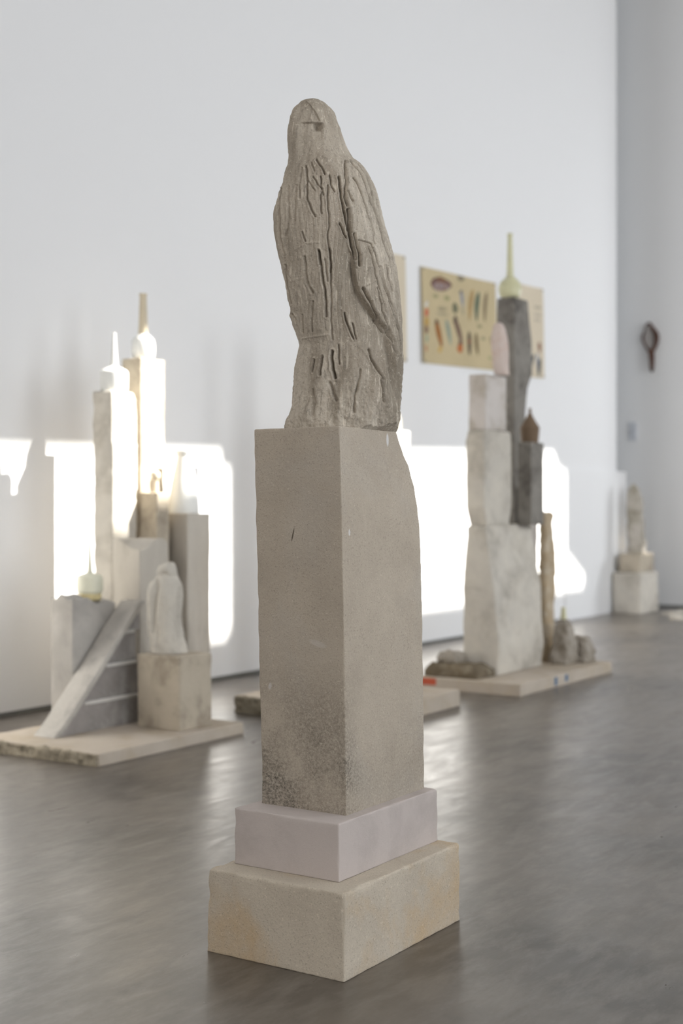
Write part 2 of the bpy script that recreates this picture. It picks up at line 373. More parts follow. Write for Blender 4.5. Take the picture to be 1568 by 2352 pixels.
FP = [(222, 712, 722), (223.5, 703, 731), (226, 695, 739), (231, 688, 747), (240, 677, 758), (252, 670, 768), (270, 665, 775), (284, 662.5, 781), (300, 660.5, 785),
      (318, 660, 792), (343, 661.5, 803), (357, 662.5, 813), (365, 662.3, 826), (377, 661, 838), (399, 651, 851), (424, 640, 862), (450, 627, 870),
      (478, 618, 877), (509, 616, 886), (534, 617, 894), (562, 622, 901), (598, 630, 909), (644, 642, 917), (692, 654, 922), (713, 661, 923), (720, 665.5, 924),
      (745, 671, 925), (770, 681, 926), (790, 687.5, 926), (818, 685, 926), (857, 679, 925), (897, 674, 924), (927, 672, 922), (950, 662, 918), (972, 653, 913), (990, 651, 911)]
def z1(*p): return [(560+x/3.564, 200+y/3.564) for x, y in p]
def z2(*p): return [(560+x/3.564, 560+y/3.564) for x, y in p]
GR = [  # (polyline, depth mm, half width)
    (z1((600, 640), (640, 710), (665, 770)), 5, 1.8), (z1((560, 660), (580, 740)), 3, 1.6), (z1((515, 690), (520, 800), (530, 980), (570, 1090), (585, 1120)), 5, 2),
    (z1((570, 790), (610, 860), (650, 900)), 4, 1.5), (z1((630, 790), (640, 900), (660, 950)), 4, 1.6), (z1((530, 820), (590, 910)), 3, 1.4),
    (z1((700, 780), (710, 860), (740, 920)), 4, 1.6), (z1((775, 790), (790, 900), (810, 1020), (830, 1130), (850, 1220)), 9, 2.8),
    (z1((835, 630), (830, 700), (838, 800), (830, 950), (850, 1020)), 6, 2.6), (z1((870, 620), (930, 700), (970, 790), (1000, 880), (1060, 1000), (1110, 1150), (1135, 1250), (1190, 1400), (1200, 1500)), 6, 2),
    (z1((930, 620), (990, 720), (1040, 870), (1070, 1000), (1130, 1120), (1165, 1220), (1210, 1400)), 4, 1.7),
    (z1((890, 780), (940, 880), (970, 960), (1010, 1090), (1045, 1180), (1060, 1300)), 5, 1.8), (z1((850, 900), (890, 980)), 4, 1.6),
    (z1((690, 870), (690, 1050), (700, 1200), (690, 1300), (705, 1400), (715, 1560)), 4, 1.8), (z1((640, 930), (637, 1100)), 4, 1.6),
    (z1((490, 1240), (512, 1310)), 5, 1.6), (z1((615, 1390), (625, 1500)), 5, 1.8), (z1((780, 1180), (835, 1290)), 5, 1.8),
    (z1((855, 1050), (860, 1200), (880, 1320), (905, 1450)), 9, 3), (z1((900, 1250), (930, 1400), (940, 1500)), 7, 2.6), (z1((930, 1300), (1030, 1310), (1060, 1400), (1115, 1560)), 4, 1.6),
    (z1((370, 850), (380, 1000), (370, 1200), (350, 1250)), 3, 2.4), (z1((440, 850), (430, 1000), (420, 1150)), 3, 2.2), (z1((310, 860), (295, 1000), (300, 1200), (330, 1400)), 4, 2.2),
    (z1((480, 700), (460, 850), (470, 960)), 3, 2), (z1((960, 560), (1010, 680), (1060, 820), (1090, 950)), 3, 1.6),
    (z2((500, 150), (520, 320), (545, 390), (560, 430)), 6, 2), (z2((615, 110), (640, 260), (660, 400), (675, 620)), 7, 2.2), (z2((700, 100), (715, 300), (710, 500), (720, 800)), 4, 2),
    (z2((665, 180), (690, 350)), 3, 1.6), (z2((970, 400), (1040, 530), (1110, 640), (1190, 730), (1240, 880)), 8, 2.6),
    (z2((1050, 60), (1130, 300), (1190, 480), (1250, 640), (1285, 800)), 5, 1.9), (z2((1110, 200), (1180, 420), (1240, 560), (1275, 720)), 4, 1.7),
    (z2((1160, 180), (1200, 330), (1215, 380)), 5, 1.7), (z2((1090, 380), (1130, 560), (1180, 680), (1220, 800)), 5, 1.8), (z2((1010, 60), (1060, 220), (1120, 420), (1160, 560)), 4, 1.7),
    (z2((1230, 150), (1260, 400), (1280, 600)), 4, 1.7), (z2((1220, 560), (1265, 700), (1290, 900)), 5, 1.8),
    (z2((820, 600), (850, 700), (890, 800)), 5, 2), (z2((890, 680), (910, 800)), 4, 1.8), (z2((652, 940), (640, 1010), (630, 1080)), 12, 2.4), (z2((725, 900), (730, 1040), (742, 1110)), 12, 2.4),
    (z2((578, 960), (560, 1050)), 8, 2), (z2((775, 850), (780, 1000)), 4, 1.8), (z2((395, 580), (440, 650)), 4, 1.8), (z2((340, 200), (360, 350), (385, 500)), 4, 2),
    (z2((700, 1150), (760, 1290)), 5, 3), (z2((950, 1050), (905, 1250), (900, 1380)), 4, 3), (z2((1020, 880), (1060, 960), (1150, 1100)), 5, 3), (z2((1280, 900), (1270, 1100), (1290, 1250)), 5, 2.6),
    (z2((560, 1200), (590, 1300), (560, 1400)), 4, 4), (z2((1130, 1120), (1180, 1280)), 6, 4), (z2((480, 600), (490, 740)), 3, 1.8), (z2((560, 500), (560, 730)), 4, 1.8)]
RD = [(z2((480, 780), (560, 775), (690, 765)), 3, 2), (z1((430, 1370), (520, 1330), (620, 1330)), 2.5, 2.5), (z2((400, 330), (480, 315)), 2, 3),
      (z2((940, 135), (990, 95)), 3, 1.6), (z2((985, 260), (1040, 215)), 3, 1.8), (z2((1000, 375), (1075, 320)), 3, 1.8), (z2((1045, 490), (1080, 465)), 3, 1.6),
      (z2((870, 940), (960, 880), (1050, 990)), 3, 3), (z2((900, 1200), (960, 1050)), 2.5, 3)]
WL = [(560, 790), (600, 812), (640, 818), (680, 826), (710, 846), (740, 871), (765, 894), (807, 905), (850, 913), (900, 921), (960, 925)]    # lower edge of the right wing: y, x
LW = [(377, 664), (400, 655), (450, 641), (480, 636), (534, 635), (600, 645), (650, 655), (700, 664), (722, 668)]                         # inner edge of the left wing
def falcon_detail(x, y, fr):
    D = np.zeros_like(x)
    jx = x+.9*np.sin(y*.07)+.5*np.sin(y*.23)
    for pts, dp, w in GR:
        d = seg_dist(jx, y, pts); D += .0019*dp*np.exp(-(d/(.85*w))**2) - .0003*dp*np.exp(-((d-2.4*w)/w)**2)
    for pts, dp, w in RD: D -= .0008*dp*np.exp(-(seg_dist(x, y, pts)/w)**2)
    # fine feather strokes on chest and wings
    ridge = np.abs(np.sin(x*.33+2.5*np.sin(y*.018+x*.01)))**.5
    D += .0016*(1-ridge)*sstep(y, 380, 420)*(1-sstep(y, 760, 800))
    wl = np.interp(y, [a for a, b in WL], [b for a, b in WL])
    wk = sstep(y, 560, 640)
    und = sstep(wl-x, 0, 5)*np.exp(-np.clip(wl-x-4, 0, 400)/46.)
    D += .024*wk*und*(1-.55*sstep(y, 800, 960))
    # crease between breast and right wing
    ax = np.interp(y, [370, 440, 520, 600, 660], [790, 788, 797, 808, 818])
    D += .007*np.exp(-((x-ax)/7)**2)*sstep(y, 380, 430)*(1-sstep(y, 640, 690))
    D -= .006*np.exp(-((x-ax-32)/22)**2)*sstep(y, 370, 420)*(1-sstep(y, 560, 680))
    D -= .005*np.exp(-((x-ax+34)/24)**2)*sstep(y, 400, 450)*(1-sstep(y, 600, 720))
    lx = np.interp(y, [a for a, b in LW], [b for a, b in LW])
    D += .016*sstep(lx-x, -1, 4)*sstep(y, 380, 440)*(1-sstep(y, 700, 724))
    # head: flat brow overhanging a hollow, hood planes
    br = 287+.05*(x-720)
    D += (.014*np.exp(-np.clip(y-br, 0, 200)/30)*sstep(y, br-1, br+4))*sstep(x, 672, 700)*(1-sstep(x, 738, 746))
    D += .022*np.exp(-((x-730)/11)**2-((y-299)/7)**2)
    D += .006*np.exp(-((x-722)/16)**2-((y-322)/14)**2)
    D += .006*sstep(x, 668, 690)*(1-sstep(x, np.interp(y, [235, 262, 285], [702, 722, 734]), np.interp(y, [235, 262, 285], [706, 726, 738])))*sstep(y, 228, 240)*(1-sstep(y, 283, 289))
    D += .003*np.exp(-((y-353)/16)**2)*sstep(x, 690, 720)
    # rough waist and skirt
    D += .004*np.sin(x*.09+y*.03)*sstep(y, 780, 830)
    return D*fr
K = 3.8/3100
o = statue('falcon_statue', FP, K, 772, 988, S_falcon, (3.18, 2.105, 1.412), math.atan2(-FX, FY), 860, 800, falcon_detail, depth=.80)
put(o, 'large carved limestone falcon with folded wings standing on the tall pillar', 'sculpture', 'carved stone birds')
# put its axis on the sight line used for the outline
lat_off = (772-784)/3100*3.8
o.location = (FY*lat_off+FX*3.8, -FX*lat_off+FY*3.8, 1.4105)
# the foot was cut from the same block: keep it flush with the pillar faces
ca, sa = math.cos(o.rotation_euler.z), math.sin(o.rotation_euler.z)
for v in o.data.vertices:
    if v.co.z < .16:
        wx = o.location.x+ca*v.co.x-sa*v.co.y; wy = o.location.y+sa*v.co.x+ca*v.co.y
        lim = 1.980-1.1*v.co.z; lx_ = 3.016-1.1*v.co.z
        if wy < lim or wx < lx_:
            dx, dy = max(wx, lx_)-o.location.x, max(wy, lim)-o.location.y
            v.co.x, v.co.y = ca*dx+sa*dy, -sa*dx+ca*dy

# --- left group
def lv(*r): return list(r)
def slab(x0, x1, y0, y1, h, label, seed):
    r = empty('stone_slab', ((x0+x1)/2, (y0+y1)/2, 0)); put(r, label, 'slab', 'stone base slabs')
    a = block('slab_body', 0, h, x0+.012, x1, y0, y1, S_slab, r=.005, amp=.0025, res=.02, chip=1.2, seed=seed)
    b = block('broken_edge', 0, h-.004, x0-.004, x0+.016, y0+.004, y1, S_edge, r=.005, amp=.010, rough=.012, res=.010, seed=seed+1)
    b['label'] = 'dark rough broken edge'
    for p in (a, b): p.parent = r; p.location = Vector(p.location)-Vector(r.location)
slab(4.598, 5.712, 4.352, 5.18, .059, 'pinkish stone base slab with rough broken edge beneath the staircase carving', 5)
r = empty('staircase_carving', (5.1, 4.9, .058)); put(r, 'grey wedge shaped stone carved with stepped ledges and a sloping pale side ramp', 'sculpture')
WZ = [.059, .12, .209, .383, .545, .70]; WX = [4.79, 4.865, 4.955, 5.125, 5.275, 5.428]
def sub(o): o.parent = r; o.location = Vector(o.location)-Vector((5.1, 4.9, .058)); return o
put(sub(stone('ramp', [(z, x, x+.045, 4.826, 4.968) for z, x in zip(WZ, WX)], S_ramp, r=.004, amp=.002, seed=6)), 'pale sloping ramp')
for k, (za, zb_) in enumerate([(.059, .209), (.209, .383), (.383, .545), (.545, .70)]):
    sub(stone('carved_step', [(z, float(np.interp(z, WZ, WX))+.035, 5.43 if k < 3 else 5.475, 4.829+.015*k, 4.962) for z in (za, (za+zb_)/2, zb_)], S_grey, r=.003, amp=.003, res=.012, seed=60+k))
    if k < 3:  # pale strips put the highlights of the worn ledge edges into the colour
        e = sub(block('worn_ledge_highlight', zb_-.012, zb_+.004, float(np.interp(zb_, WZ, WX))+.060, 5.415, 4.8245+.015*k, 4.850+.015*k, S_white, r=.003, amp=.004, rough=.004, res=.008, seed=70+k)); e['label'] = 'pale worn ledge, highlight painted in'
o = block('stone_block', .058, .438, 5.299, 5.560, 4.445, 4.733, S_warm, r=.009, amp=.003, seed=7, chip=.8)
put(o, 'cube shaped stained stone block under the small pale falcon', 'stone block', 'stone blocks of the left stack')
o = block('stone_block', .058, .735, 5.081, 5.402, 4.98, 5.133, S_lb, r=.004, amp=.002, seed=8,
          top=lambda u, v: .035*min(1, max(0, u-.1)*2)+.018*math.sin(v*9)+.01*math.sin(u*14))
put(o, 'short grey block with jagged top behind the sloping ramp, under yellow glass bottle', 'stone block', 'stone blocks of the left stack')
o = block('stone_block', .058, 1.035, 5.53, 5.765, 4.92, 5.12, S_pale2, r=.006, amp=.003, seed=9,
          top=lambda u, v: .035+.03*math.sin(u*5+v*4+1))
put(o, 'pale block with uneven broken top behind the small pale falcon', 'stone block', 'stone blocks of the left stack')
o = stone('stone_pillar', [(0, 5.66, 5.86, 5.24, 5.39), (1.2, 5.662, 5.868, 5.24, 5.39), (1.55, 5.66, 5.872, 5.236, 5.39), (1.57, 5.655, 5.868, 5.24, 5.39), (1.75, 5.655, 5.868, 5.24, 5.39), (1.858, 5.652, 5.845, 5.24, 5.39)],
          S_pale, r=.012, amp=.004, seed=10, chip=.9)
put(o, 'tall cream stone pillar carrying the white jar with a pointed neck', 'pillar', 'pillars of the left stack')
o = block('stone_pillar', 0, 2.069, 5.919, 6.130, 5.26, 5.405, S_warm, r=.006, amp=.002, seed=11)
put(o, 'tallest pillar of the left stack, brown edged, carrying the long-necked bottle', 'pillar', 'pillars of the left stack')
o = block('stone_pillar', 0, 1.163, 6.055, 6.263, 5.02, 5.240, S_pale2, r=.006, amp=.003, seed=12)
put(o, 'stained grey pillar behind the small pale falcon, carrying the white flared vase', 'pillar', 'pillars of the left stack')
o = block('stone_pillar', 0, 1.285, 5.885, 5.992, 5.104, 5.235, S_warm, r=.008, amp=.001, seed=13)
put(o, 'narrow beige pillar squeezed between tallest pillar and the vase pillar', 'pillar', 'pillars of the left stack')

G_white = plain('white_frosted_glass', (.86, .86, .83), .4, .4, Transmission_Weight=.15)
G_clear = plain('pale_frosted_glass', (.84, .83, .68), .5, .3, Transmission_Weight=.25)
G_yellow = plain('yellow_frosted_glass', (.72, .70, .45), .35, .4, Transmission_Weight=.25)
G_amber = plain('amber_liquid', (.82, .70, .38), .5, .3, Transmission_Weight=.15)
G_cream = plain('cream_glaze', (.64, .55, .40), .5, .4)
G_sand = plain('vase_shadow_sand', (.62, .54, .42), .5, .4)
G_brown = plain('brown_clay', (.165, .115, .075), .7, .2)

o = lathe('bottle_jar', smoothprof([(.070, .0), (.078, .02), (.080, .10), (.076, .125), (.05, .142), (.024, .155), (.021, .17), (.017, .22), (.011, .30), (.009, .345)]), G_white, (5.752, 5.312, 1.851))
put(o, 'white squat jar with tall pointed neck on the cream pillar', 'bottle', 'bottles on the left stack')
r = empty('long_necked_bottle', (6.02, 5.33, 2.066)); put(r, 'bottle with white round body and tall sandy neck on the tallest left pillar', 'bottle', 'bottles on the left stack')
lathe('body', smoothprof([(.055, 0), (.066, .02), (.070, .07), (.064, .115), (.045, .140), (.030, .152)]), G_white, (0, 0, 0), parent=r)
put(lathe('neck', smoothprof([(.031, .148), (.027, .19), (.024, .28), (.021, .37), (.024, .385), (.024, .392)]), G_cream, (0, 0, 0), parent=r), 'neck in shaded sandy beige')  # beige neck above white body paints in where the sunlight ends
o = lathe('flared_vase', smoothprof([(.088, 0), (.092, .02), (.086, .10), (.074, .18), (.058, .26), (.046, .32), (.044, .335), (.050, .362), (.050, .372)]), G_white, (6.152, 5.130, 1.162))
put(o, 'white flared vase with narrow lipped neck on the stained grey pillar', 'vase', 'bottles on the left stack')
o = lathe('vase_shadow_shape', smoothprof([(.016, 0), (.018, .02), (.017, .06), (.018, .07), (.026, .085), (.028, .10), (.024, .118), (.008, .126)]), G_sand, (5.94, 5.165, 1.284))  # solid in a shadow tone, stands in for the vase's cast shadow
put(o, 'sand coloured knobbed shape standing in for the shadow of the white vase', 'bottle', 'bottles on the left stack')
r = empty('glass_bottle', (5.285, 5.055, .705)); put(r, 'small pale glass bottle with amber tinted base on the jagged grey block', 'bottle', 'bottles on the left stack')
lathe('body', smoothprof([(.060, .035), (.070, .05), (.071, .10), (.066, .128), (.035, .142), (.016, .155), (.010, .24), (.007, .315)]), G_clear, (0, 0, 0), parent=r)
put(lathe('base', smoothprof([(.052, 0), (.060, .008), (.062, .035)]), G_amber, (0, 0, 0), parent=r), 'amber tinted base')

SB = [(1290, 390, 394), (1291.5, 384, 398), (1294, 375, 401), (1300, 365, 404), (1310, 362, 406), (1320, 361, 407), (1327, 357, 410), (1335, 350, 414), (1345, 343, 418), (1358, 339, 419.5), (1380, 338, 419.5),
      (1400, 340, 417), (1420, 342, 416), (1440, 344, 418), (1460, 346, 422), (1480, 347, 428), (1500, 347, 433)]
def sb_detail(x, y, fr):
    D = .014*np.exp(-((x-np.interp(y, [1325, 1350, 1400, 1450], [361, 365, 358, 354]))/3)**2)*sstep(y, 1322, 1332)*(1-sstep(y, 1440, 1470))
    D += .014*np.exp(-((x-379)/7)**2-((y-1317)/4)**2) + .008*np.exp(-((x-366)/3)**2)*sstep(y, 1430, 1450)
    D += .006*np.exp(-((y-1322)/5)**2)-.012*sstep(-np.abs(x-np.interp(y, [1330, 1380, 1440], [352, 347, 349])), -9, -2)*sstep(y, 1330, 1350)*(1-sstep(y, 1440, 1475))
    return D*fr
d0 = 7.06; lo = (388-784)/3100*d0
o = statue('small_falcon_statue', SB, d0/3100, 388, 1499, S_pale, (FY*lo+FX*d0, -FX*lo+FY*d0, .4385), math.atan2(-FX, FY), 120, 140, sb_detail, depth=.72, amp=1.2)
put(o, 'small pale worn falcon carving standing on the stained cube shaped block', 'sculpture', 'carved stone birds')

# --- right group
M_red = plain('red_paint', (.50, .10, .05), .7); M_blue = plain('blue_paint', (.05, .14, .26), .7)
r = empty('stone_slab', (8.5, 4.1, 0)); put(r, 'stone base slab with red and blue paint marks below the right stack', 'slab', 'stone base slabs')
s = block('slab_body', 0, .077, 7.778, 9.305, 3.729, 4.48, S_slab, r=.005, amp=.002, seed=20); s.parent = r; s.location = Vector(s.location)-Vector((8.5, 4.1, 0))
def patch_(name, x0, x1, y0, y1, z0, z1, m, par, lab):
    p = box(name, x0, x1, y0, y1, z0, z1, m); p.parent = par; p['label'] = lab; return p
ox, oy = 8.5, 4.1
for i, (a, b, z0_, z1_) in enumerate([(8.30, 8.335, .012, .066), (8.47, 8.51, .022, .066)]):
    patch_('paint_mark', a-ox, b-ox, 3.7265-oy, 3.732-oy, z0_, z1_, M_blue, r, 'blue paint mark')
patch_('paint_mark', 7.7745-ox, 7.781-ox, 4.34-oy, 4.455-oy, .028, .072, M_red, r, 'red paint mark')
# big shaped block
o = stone('stone_block', [(.077, 8.10, 8.80, 4.05, 4.31), (.25, 8.10, 8.80, 4.035, 4.315), (.65, 8.07, 8.81, 4.06, 4.30), (1.06, 8.10, 8.815, 4.14, 4.285), (1.077, 8.11, 8.815, 4.14, 4.28)], S_pale, r=.014, amp=.005, res=.02, seed=21)
put(o, 'large broad cream block with bulging lower corner, lowest of the right stack', 'stone block', 'stone blocks of the right stack')
o = stone('stone_block', [(1.077, 8.16, 8.50, 4.16, 4.29), (1.2, 8.115, 8.53, 4.155, 4.30), (1.65, 8.115, 8.53, 4.155, 4.30), (1.725, 8.13, 8.52, 4.155, 4.29)], S_pale, r=.012, amp=.003, seed=22)
put(o, 'cream stained block resting on the left half of the large broad block', 'stone block', 'stone blocks of the right stack')
o = block('stone_block', 1.077, 1.655, 8.60, 8.806, 4.04, 4.145, S_dark, r=.005, amp=.001, seed=23)
put(o, 'dark brown and grey narrow block under the brown clay bottle', 'stone block', 'stone blocks of the right stack')
o = block('stone_block', 1.727, 2.10, 8.14, 8.455, 4.16, 4.29, S_mix, r=.007, amp=.001, seed=24)
put(o, 'pinkish white block with brown veined side under the pink bird', 'stone block', 'stone blocks of the right stack')
o = stone('stone_pillar', [(.077, 8.93, 9.12, 4.33, 4.475), (1.9, 8.93, 9.12, 4.33, 4.475), (2.08, 8.93, 9.15, 4.33, 4.475), (2.2, 8.93, 9.235, 4.33, 4.475), (2.45, 8.93, 9.225, 4.33, 4.475), (2.6, 8.93, 9.18, 4.33, 4.475), (2.735, 8.93, 9.155, 4.33, 4.475)],
          S_dark, r=.006, amp=.003, seed=25)
put(o, 'tall dark grey pillar with wavy right edge carrying the yellow flask', 'pillar')
r = empty('yellow_flask', (9.0, 4.40, 2.730)); put(r, 'yellow glass flask with round body and long thin neck on dark pillar', 'bottle', 'bottles on the right stack')
lathe('body', smoothprof([(.045, 0), (.072, .022), (.083, .065), (.082, .095), (.068, .130), (.042, .155), (.026, .172)]), G_yellow, (0, 0, 0), parent=r)
lathe('neck', smoothprof([(.027, .168), (.024, .22), (.021, .33), (.018, .46), (.023, .478), (.023, .484)]), G_yellow, (0, 0, 0), parent=r)
o = lathe('brown_clay_bottle', smoothprof([(.058, 0), (.062, .03), (.068, .100), (.069, .108), (.058, .126), (.034, .165), (.014, .205), (.010, .225), (.011, .24), (.012, .245)]), G_brown, (8.70, 4.098, 1.653))
put(o, 'brown clay bottle with pointed neck on the dark narrow block', 'bottle', 'bottles on the right stack')
PB = [(730, 1142, 1148), (731, 1138, 1151), (735, 1133, 1156), (745, 1130, 1161), (758, 1128, 1164), (770, 1127, 1166), (785, 1128, 1167.5), (800, 1129, 1168), (820, 1131, 1168), (850, 1133, 1170)]
def pb_detail(x, y, fr):
    return fr*(.004*np.exp(-((x-np.interp(y, [745, 790, 840], [1157, 1160, 1165]))/2)**2)*sstep(y, 745, 755)+.004*np.exp(-((y-748)/3)**2)*(1-sstep(x, 1140, 1150)))
d0 = 9.16; lo = (1149-784)/3100*d0; bx, by = FY*lo+FX*d0, -FX*lo+FY*d0
o = statue('pink_bird_statue', PB, d0/3100, 1149, 850, S_pink, (bx, by, 2.098), math.atan2(-FX, FY), 80, 90, pb_detail, depth=.6, amp=1.)
put(o, 'smooth pink stone bird standing upright before the dark tall pillar', 'sculpture', 'carved stone birds')
o = stone('stone_shard', [(.077, 9.00, 9.17, 4.11, 4.17), (.3, 9.00, 9.14, 4.11, 4.17), (.45, 9.00, 9.15, 4.11, 4.17), (.7, 9.00, 9.19, 4.11, 4.17), (.9, 9.00, 9.165, 4.11, 4.17), (1.08, 9.00, 9.13, 4.11, 4.17), (1.168, 9.00, 9.165, 4.11, 4.17)], S_ochre, r=.012, amp=.008, rough=.008, seed=26)
put(o, 'thin upright ochre stone with ragged edge behind the large broad block', 'stone')
o = block('stone_shard', .077, 1.36, 8.94, 9.03, 4.19, 4.28, S_mix, r=.012, amp=.004, seed=27)
put(o, 'rounded grey pink stone top peeking out beside the dark narrow block', 'stone')
def rock(name, z, x0, x1, y0, y1, h, mat, seed, label, parts=None, rough=.012, group='rubble stones at the right stack'):
    o = stone(name, [(z, x0, x1, y0, y1), (z+h*.5, x0+.004, x1-.004, y0, y1), (z+h, x0+(x1-x0)*.12, x1-(x1-x0)*.18, y0+(y1-y0)*.15, y1-(y1-y0)*.1)], mat, r=min(h, x1-x0, y1-y0)*.16, amp=.012, rough=rough, res=.012, seed=seed)
    return put(o, label, 'rock', group)
rock('rubble_stone', .077, 8.90, 9.085, 3.90, 4.03, .29, S_rock, 31, 'upright grey brown rubble stone right of the large broad block')
rock('rubble_stone', .077, 9.095, 9.29, 3.84, 4.00, .185, S_rock, 32, 'low rounded rubble stone at the right end of the painted slab')
rock('rubble_stone', .365, 8.97, 9.05, 3.94, 4.02, .03, S_rock, 33, 'small flat stone chip on the upright rubble stone')
o = lathe('tiny_bottle', smoothprof([(.020, 0), (.022, .015), (.018, .045), (.016, .075), (.017, .085)]), G_yellow, (9.012, 3.98, .394))
put(o, 'tiny yellow green bottle on the upright rubble stone', 'bottle', 'bottles on the right stack')
rock('flat_rock', .076, 7.83, 8.09, 4.06, 4.46, .085, S_brown, 34, 'dark brown ragged flat rock at the left foot of the large block')
rock('flat_rock', .166, 7.90, 8.06, 4.25, 4.40, .07, S_rock, 35, 'pale brown rock piece on top of the dark flat rock')

# --- group hidden partly behind the main pillar
slab(6.26, 7.215, 3.861, 4.838, .1, 'thick rough stone base slab half hidden behind the falcon pillar', 40)
o = stone('stone_shard', [(.1, 6.46, 6.95, 4.66, 4.71), (.3, 6.45, 6.95, 4.66, 4.73), (.6, 6.44, 6.93, 4.68, 4.77), (.85, 6.42, 6.90, 4.69, 4.78), (1.0, 6.43, 6.85, 4.70, 4.78)], S_ochre, r=.01, amp=.006, rough=.005, seed=41)
put(o, 'upright ochre stained stone just visible left of the falcon pillar', 'stone')
o = block('stone_pillar', 0, 1.79, 8.80, 9.085, 5.30, 5.46, S_white, r=.012, amp=.003, seed=42)
put(o, 'sunlit white stone pillar just visible right of the falcon pillar', 'pillar')
o = block('stone_pillar', 0, 2.43, 7.58, 7.70, 5.02, 5.10, S_white, r=.01, amp=.003, seed=43)  # unseen pillar, added to cast a thin shadow band beside the vase
put(o, 'tall slim white pillar, unseen behind the falcon, added for its shadow band', 'pillar')
o = lathe('cream_bottle', smoothprof([(.03, 0), (.034, .02), (.033, .08), (.024, .12), (.012, .16), (.010, .17)]), G_cream, (9.0, 5.37, 1.787))
put(o, 'cream bottle on the sunlit white pillar beside the falcon tail', 'bottle')

# --- far group at the end of the wall
o = block('stone_block', 0, .464, 14.488, 15.072, 5.471, 5.805, S_pale, r=.02, amp=.006, seed=50)
put(o, 'squat cream stained block on the floor at the wall end', 'stone block', 'stone blocks of the far stack')
o = block('stone_block', .467, .675, 14.565, 15.009, 5.50, 5.753, S_warm, r=.015, amp=.004, seed=51)
put(o, 'flat brownish block lying on the squat cream block at the wall end', 'stone block', 'stone blocks of the far stack')
FB = [(1113, 1453, 1457), (1116, 1449, 1460), (1122, 1444, 1466), (1132, 1440, 1471), (1145, 1437.5, 1475), (1160, 1437, 1477), (1190, 1438, 1478), (1220, 1440, 1480), (1245, 1441, 1482), (1275, 1443, 1486)]
def fb_detail(x, y, fr): return fr*(.02*np.exp(-((x-1450)/5)**2-((y-1150)/14)**2)+.012*np.sin(x*.4)*np.sin(y*.13)*.6)
d0 = 15.4; lo = (1461-784)/3100*d0
o = statue('weathered_bird_statue', FB, d0/3100, 1461, 1271, S_rock, (FY*lo+FX*d0, -FX*lo+FY*d0, .679), math.atan2(-FX, FY), 80, 90, fb_detail, depth=.55, amp=5)
o.data.materials.clear(); o.data.materials.append(stone_mat('weathered_pale_stone', (.50, .46, .41), (.40, .37, .31), .3, 60, stain=(.24, .21, .15), stain_amt=.7, stain_scale=5))
put(o, 'weathered mottled upright bird stone standing on the far brownish block', 'sculpture', 'carved stone birds')
for i, (x, y, a, b, rz) in enumerate([(14.15, 4.93, .16, .08, .3), (14.75, 5.15, .22, .09, -.2), (14.62, 4.84, .18, .08, .5)]):
    o = stone('stone_flake', [(0, -a, a, -b, b), (.03, -a*.8, a*.85, -b*.8, b*.8)], S_pale2, r=.008, amp=.01, rough=.02, res=.03, seed=60+i)
    o.location = (x, y, 0); o.rotation_euler.z = rz
    put(o, ['leftmost of the flat grey stone flakes near the far block', 'rightmost flat grey stone flake near the far block', 'front flat grey stone flake near the far block'][i], 'stone', 'flat stone flakes on the far floor')

# --- carved wooden bird hung on the end wall
M_wood = plain('dark_reddish_wood', (.13, .055, .03), .5, .3, ns=9, dk=.4)
M_woodl = plain('worn_wood_edge', (.32, .22, .13), .6, .2)
M_hollow = plain('taupe_hollow', (.47, .44, .42), .8, .1)
def tube(name, pts, rad, mat, loc, parent=None, n=14, closed=False):
    """tapering tube through 3D points"""
    V, F = [], []; m = len(pts); P = [Vector(p) for p in pts]
    for i in range(m):
        a = P[(i-1) % m] if (closed or i) else P[0]; b = P[(i+1) % m] if (closed or i < m-1) else P[-1]
        t = (b-a).normalized(); u = t.cross(Vector((1, 0, 0))).normalized(); w = Vector((1, 0, 0))
        for j in range(n):
            an = 2*math.pi*j/n; V.append(P[i]+(u*math.cos(an)+w*math.sin(an)*.8)*rad[i])
    for i in range(m if closed else m-1):
        for j in range(n):
            i2 = (i+1) % m; F.append((i*n+j, i*n+(j+1) % n, i2*n+(j+1) % n, i2*n+j))
    if not closed: F.append(tuple(range(n-1, -1, -1))); F.append(tuple((m-1)*n+j for j in range(n)))
    return mesh_obj(name, V, F, mat, loc, 0, parent)
def ew(px, py): return (0, -(px-1498)*.00525*1.017/1.0, (800-py)*.00525)     # drawing of the carving -> metres on the end wall
r = empty('hanging_wood_carving', (15.60, 5.768, 3.117)); put(r, 'dark reddish wooden bird shaped loop with long tail hung on the end wall', 'wall decoration')
lp = [(1491, 746, 1.8), (1487, 752, 1.0), (1486, 759, 1.0), (1483, 766, 1.6), (1480.5, 774, 2.2), (1481, 782, 1.8), (1485, 791, 1.5), (1490, 800, 1.6), (1495, 808, 2.2), (1501, 810, 2.6), (1507, 804, 3), (1511, 794, 3.4), (1513, 782, 4.2), (1512, 771, 4.4), (1508, 762, 3.4), (1502, 753, 2.6), (1497, 745, 2.4)]
P3 = [ew(a, b) for a, b, c in lp]
sm = []; rd = []
for i in range(len(lp)):
    for s_ in range(4):
        t = s_/4; q = [Vector(P3[(i+j) % len(lp)]) for j in (-1, 0, 1, 2)]
        sm.append(.5*(2*q[1]+(q[2]-q[0])*t+(2*q[0]-5*q[1]+4*q[2]-q[3])*t*t+(3*q[1]-q[0]-3*q[2]+q[3])*t**3))
        rd.append(((1-t)*lp[i][2]+t*lp[(i+1) % len(lp)][2])*.0075)
tube('loop', sm, rd, M_wood, (0, 0, 0), r, closed=True)
tube('tail', [ew(1500.5, 804), ew(1501, 815), ew(1502, 828), ew(1502, 842), ew(1502, 852), ew(1502, 856)], [.030, .036, .033, .028, .024, .012], M_wood, (0, 0, 0), r)
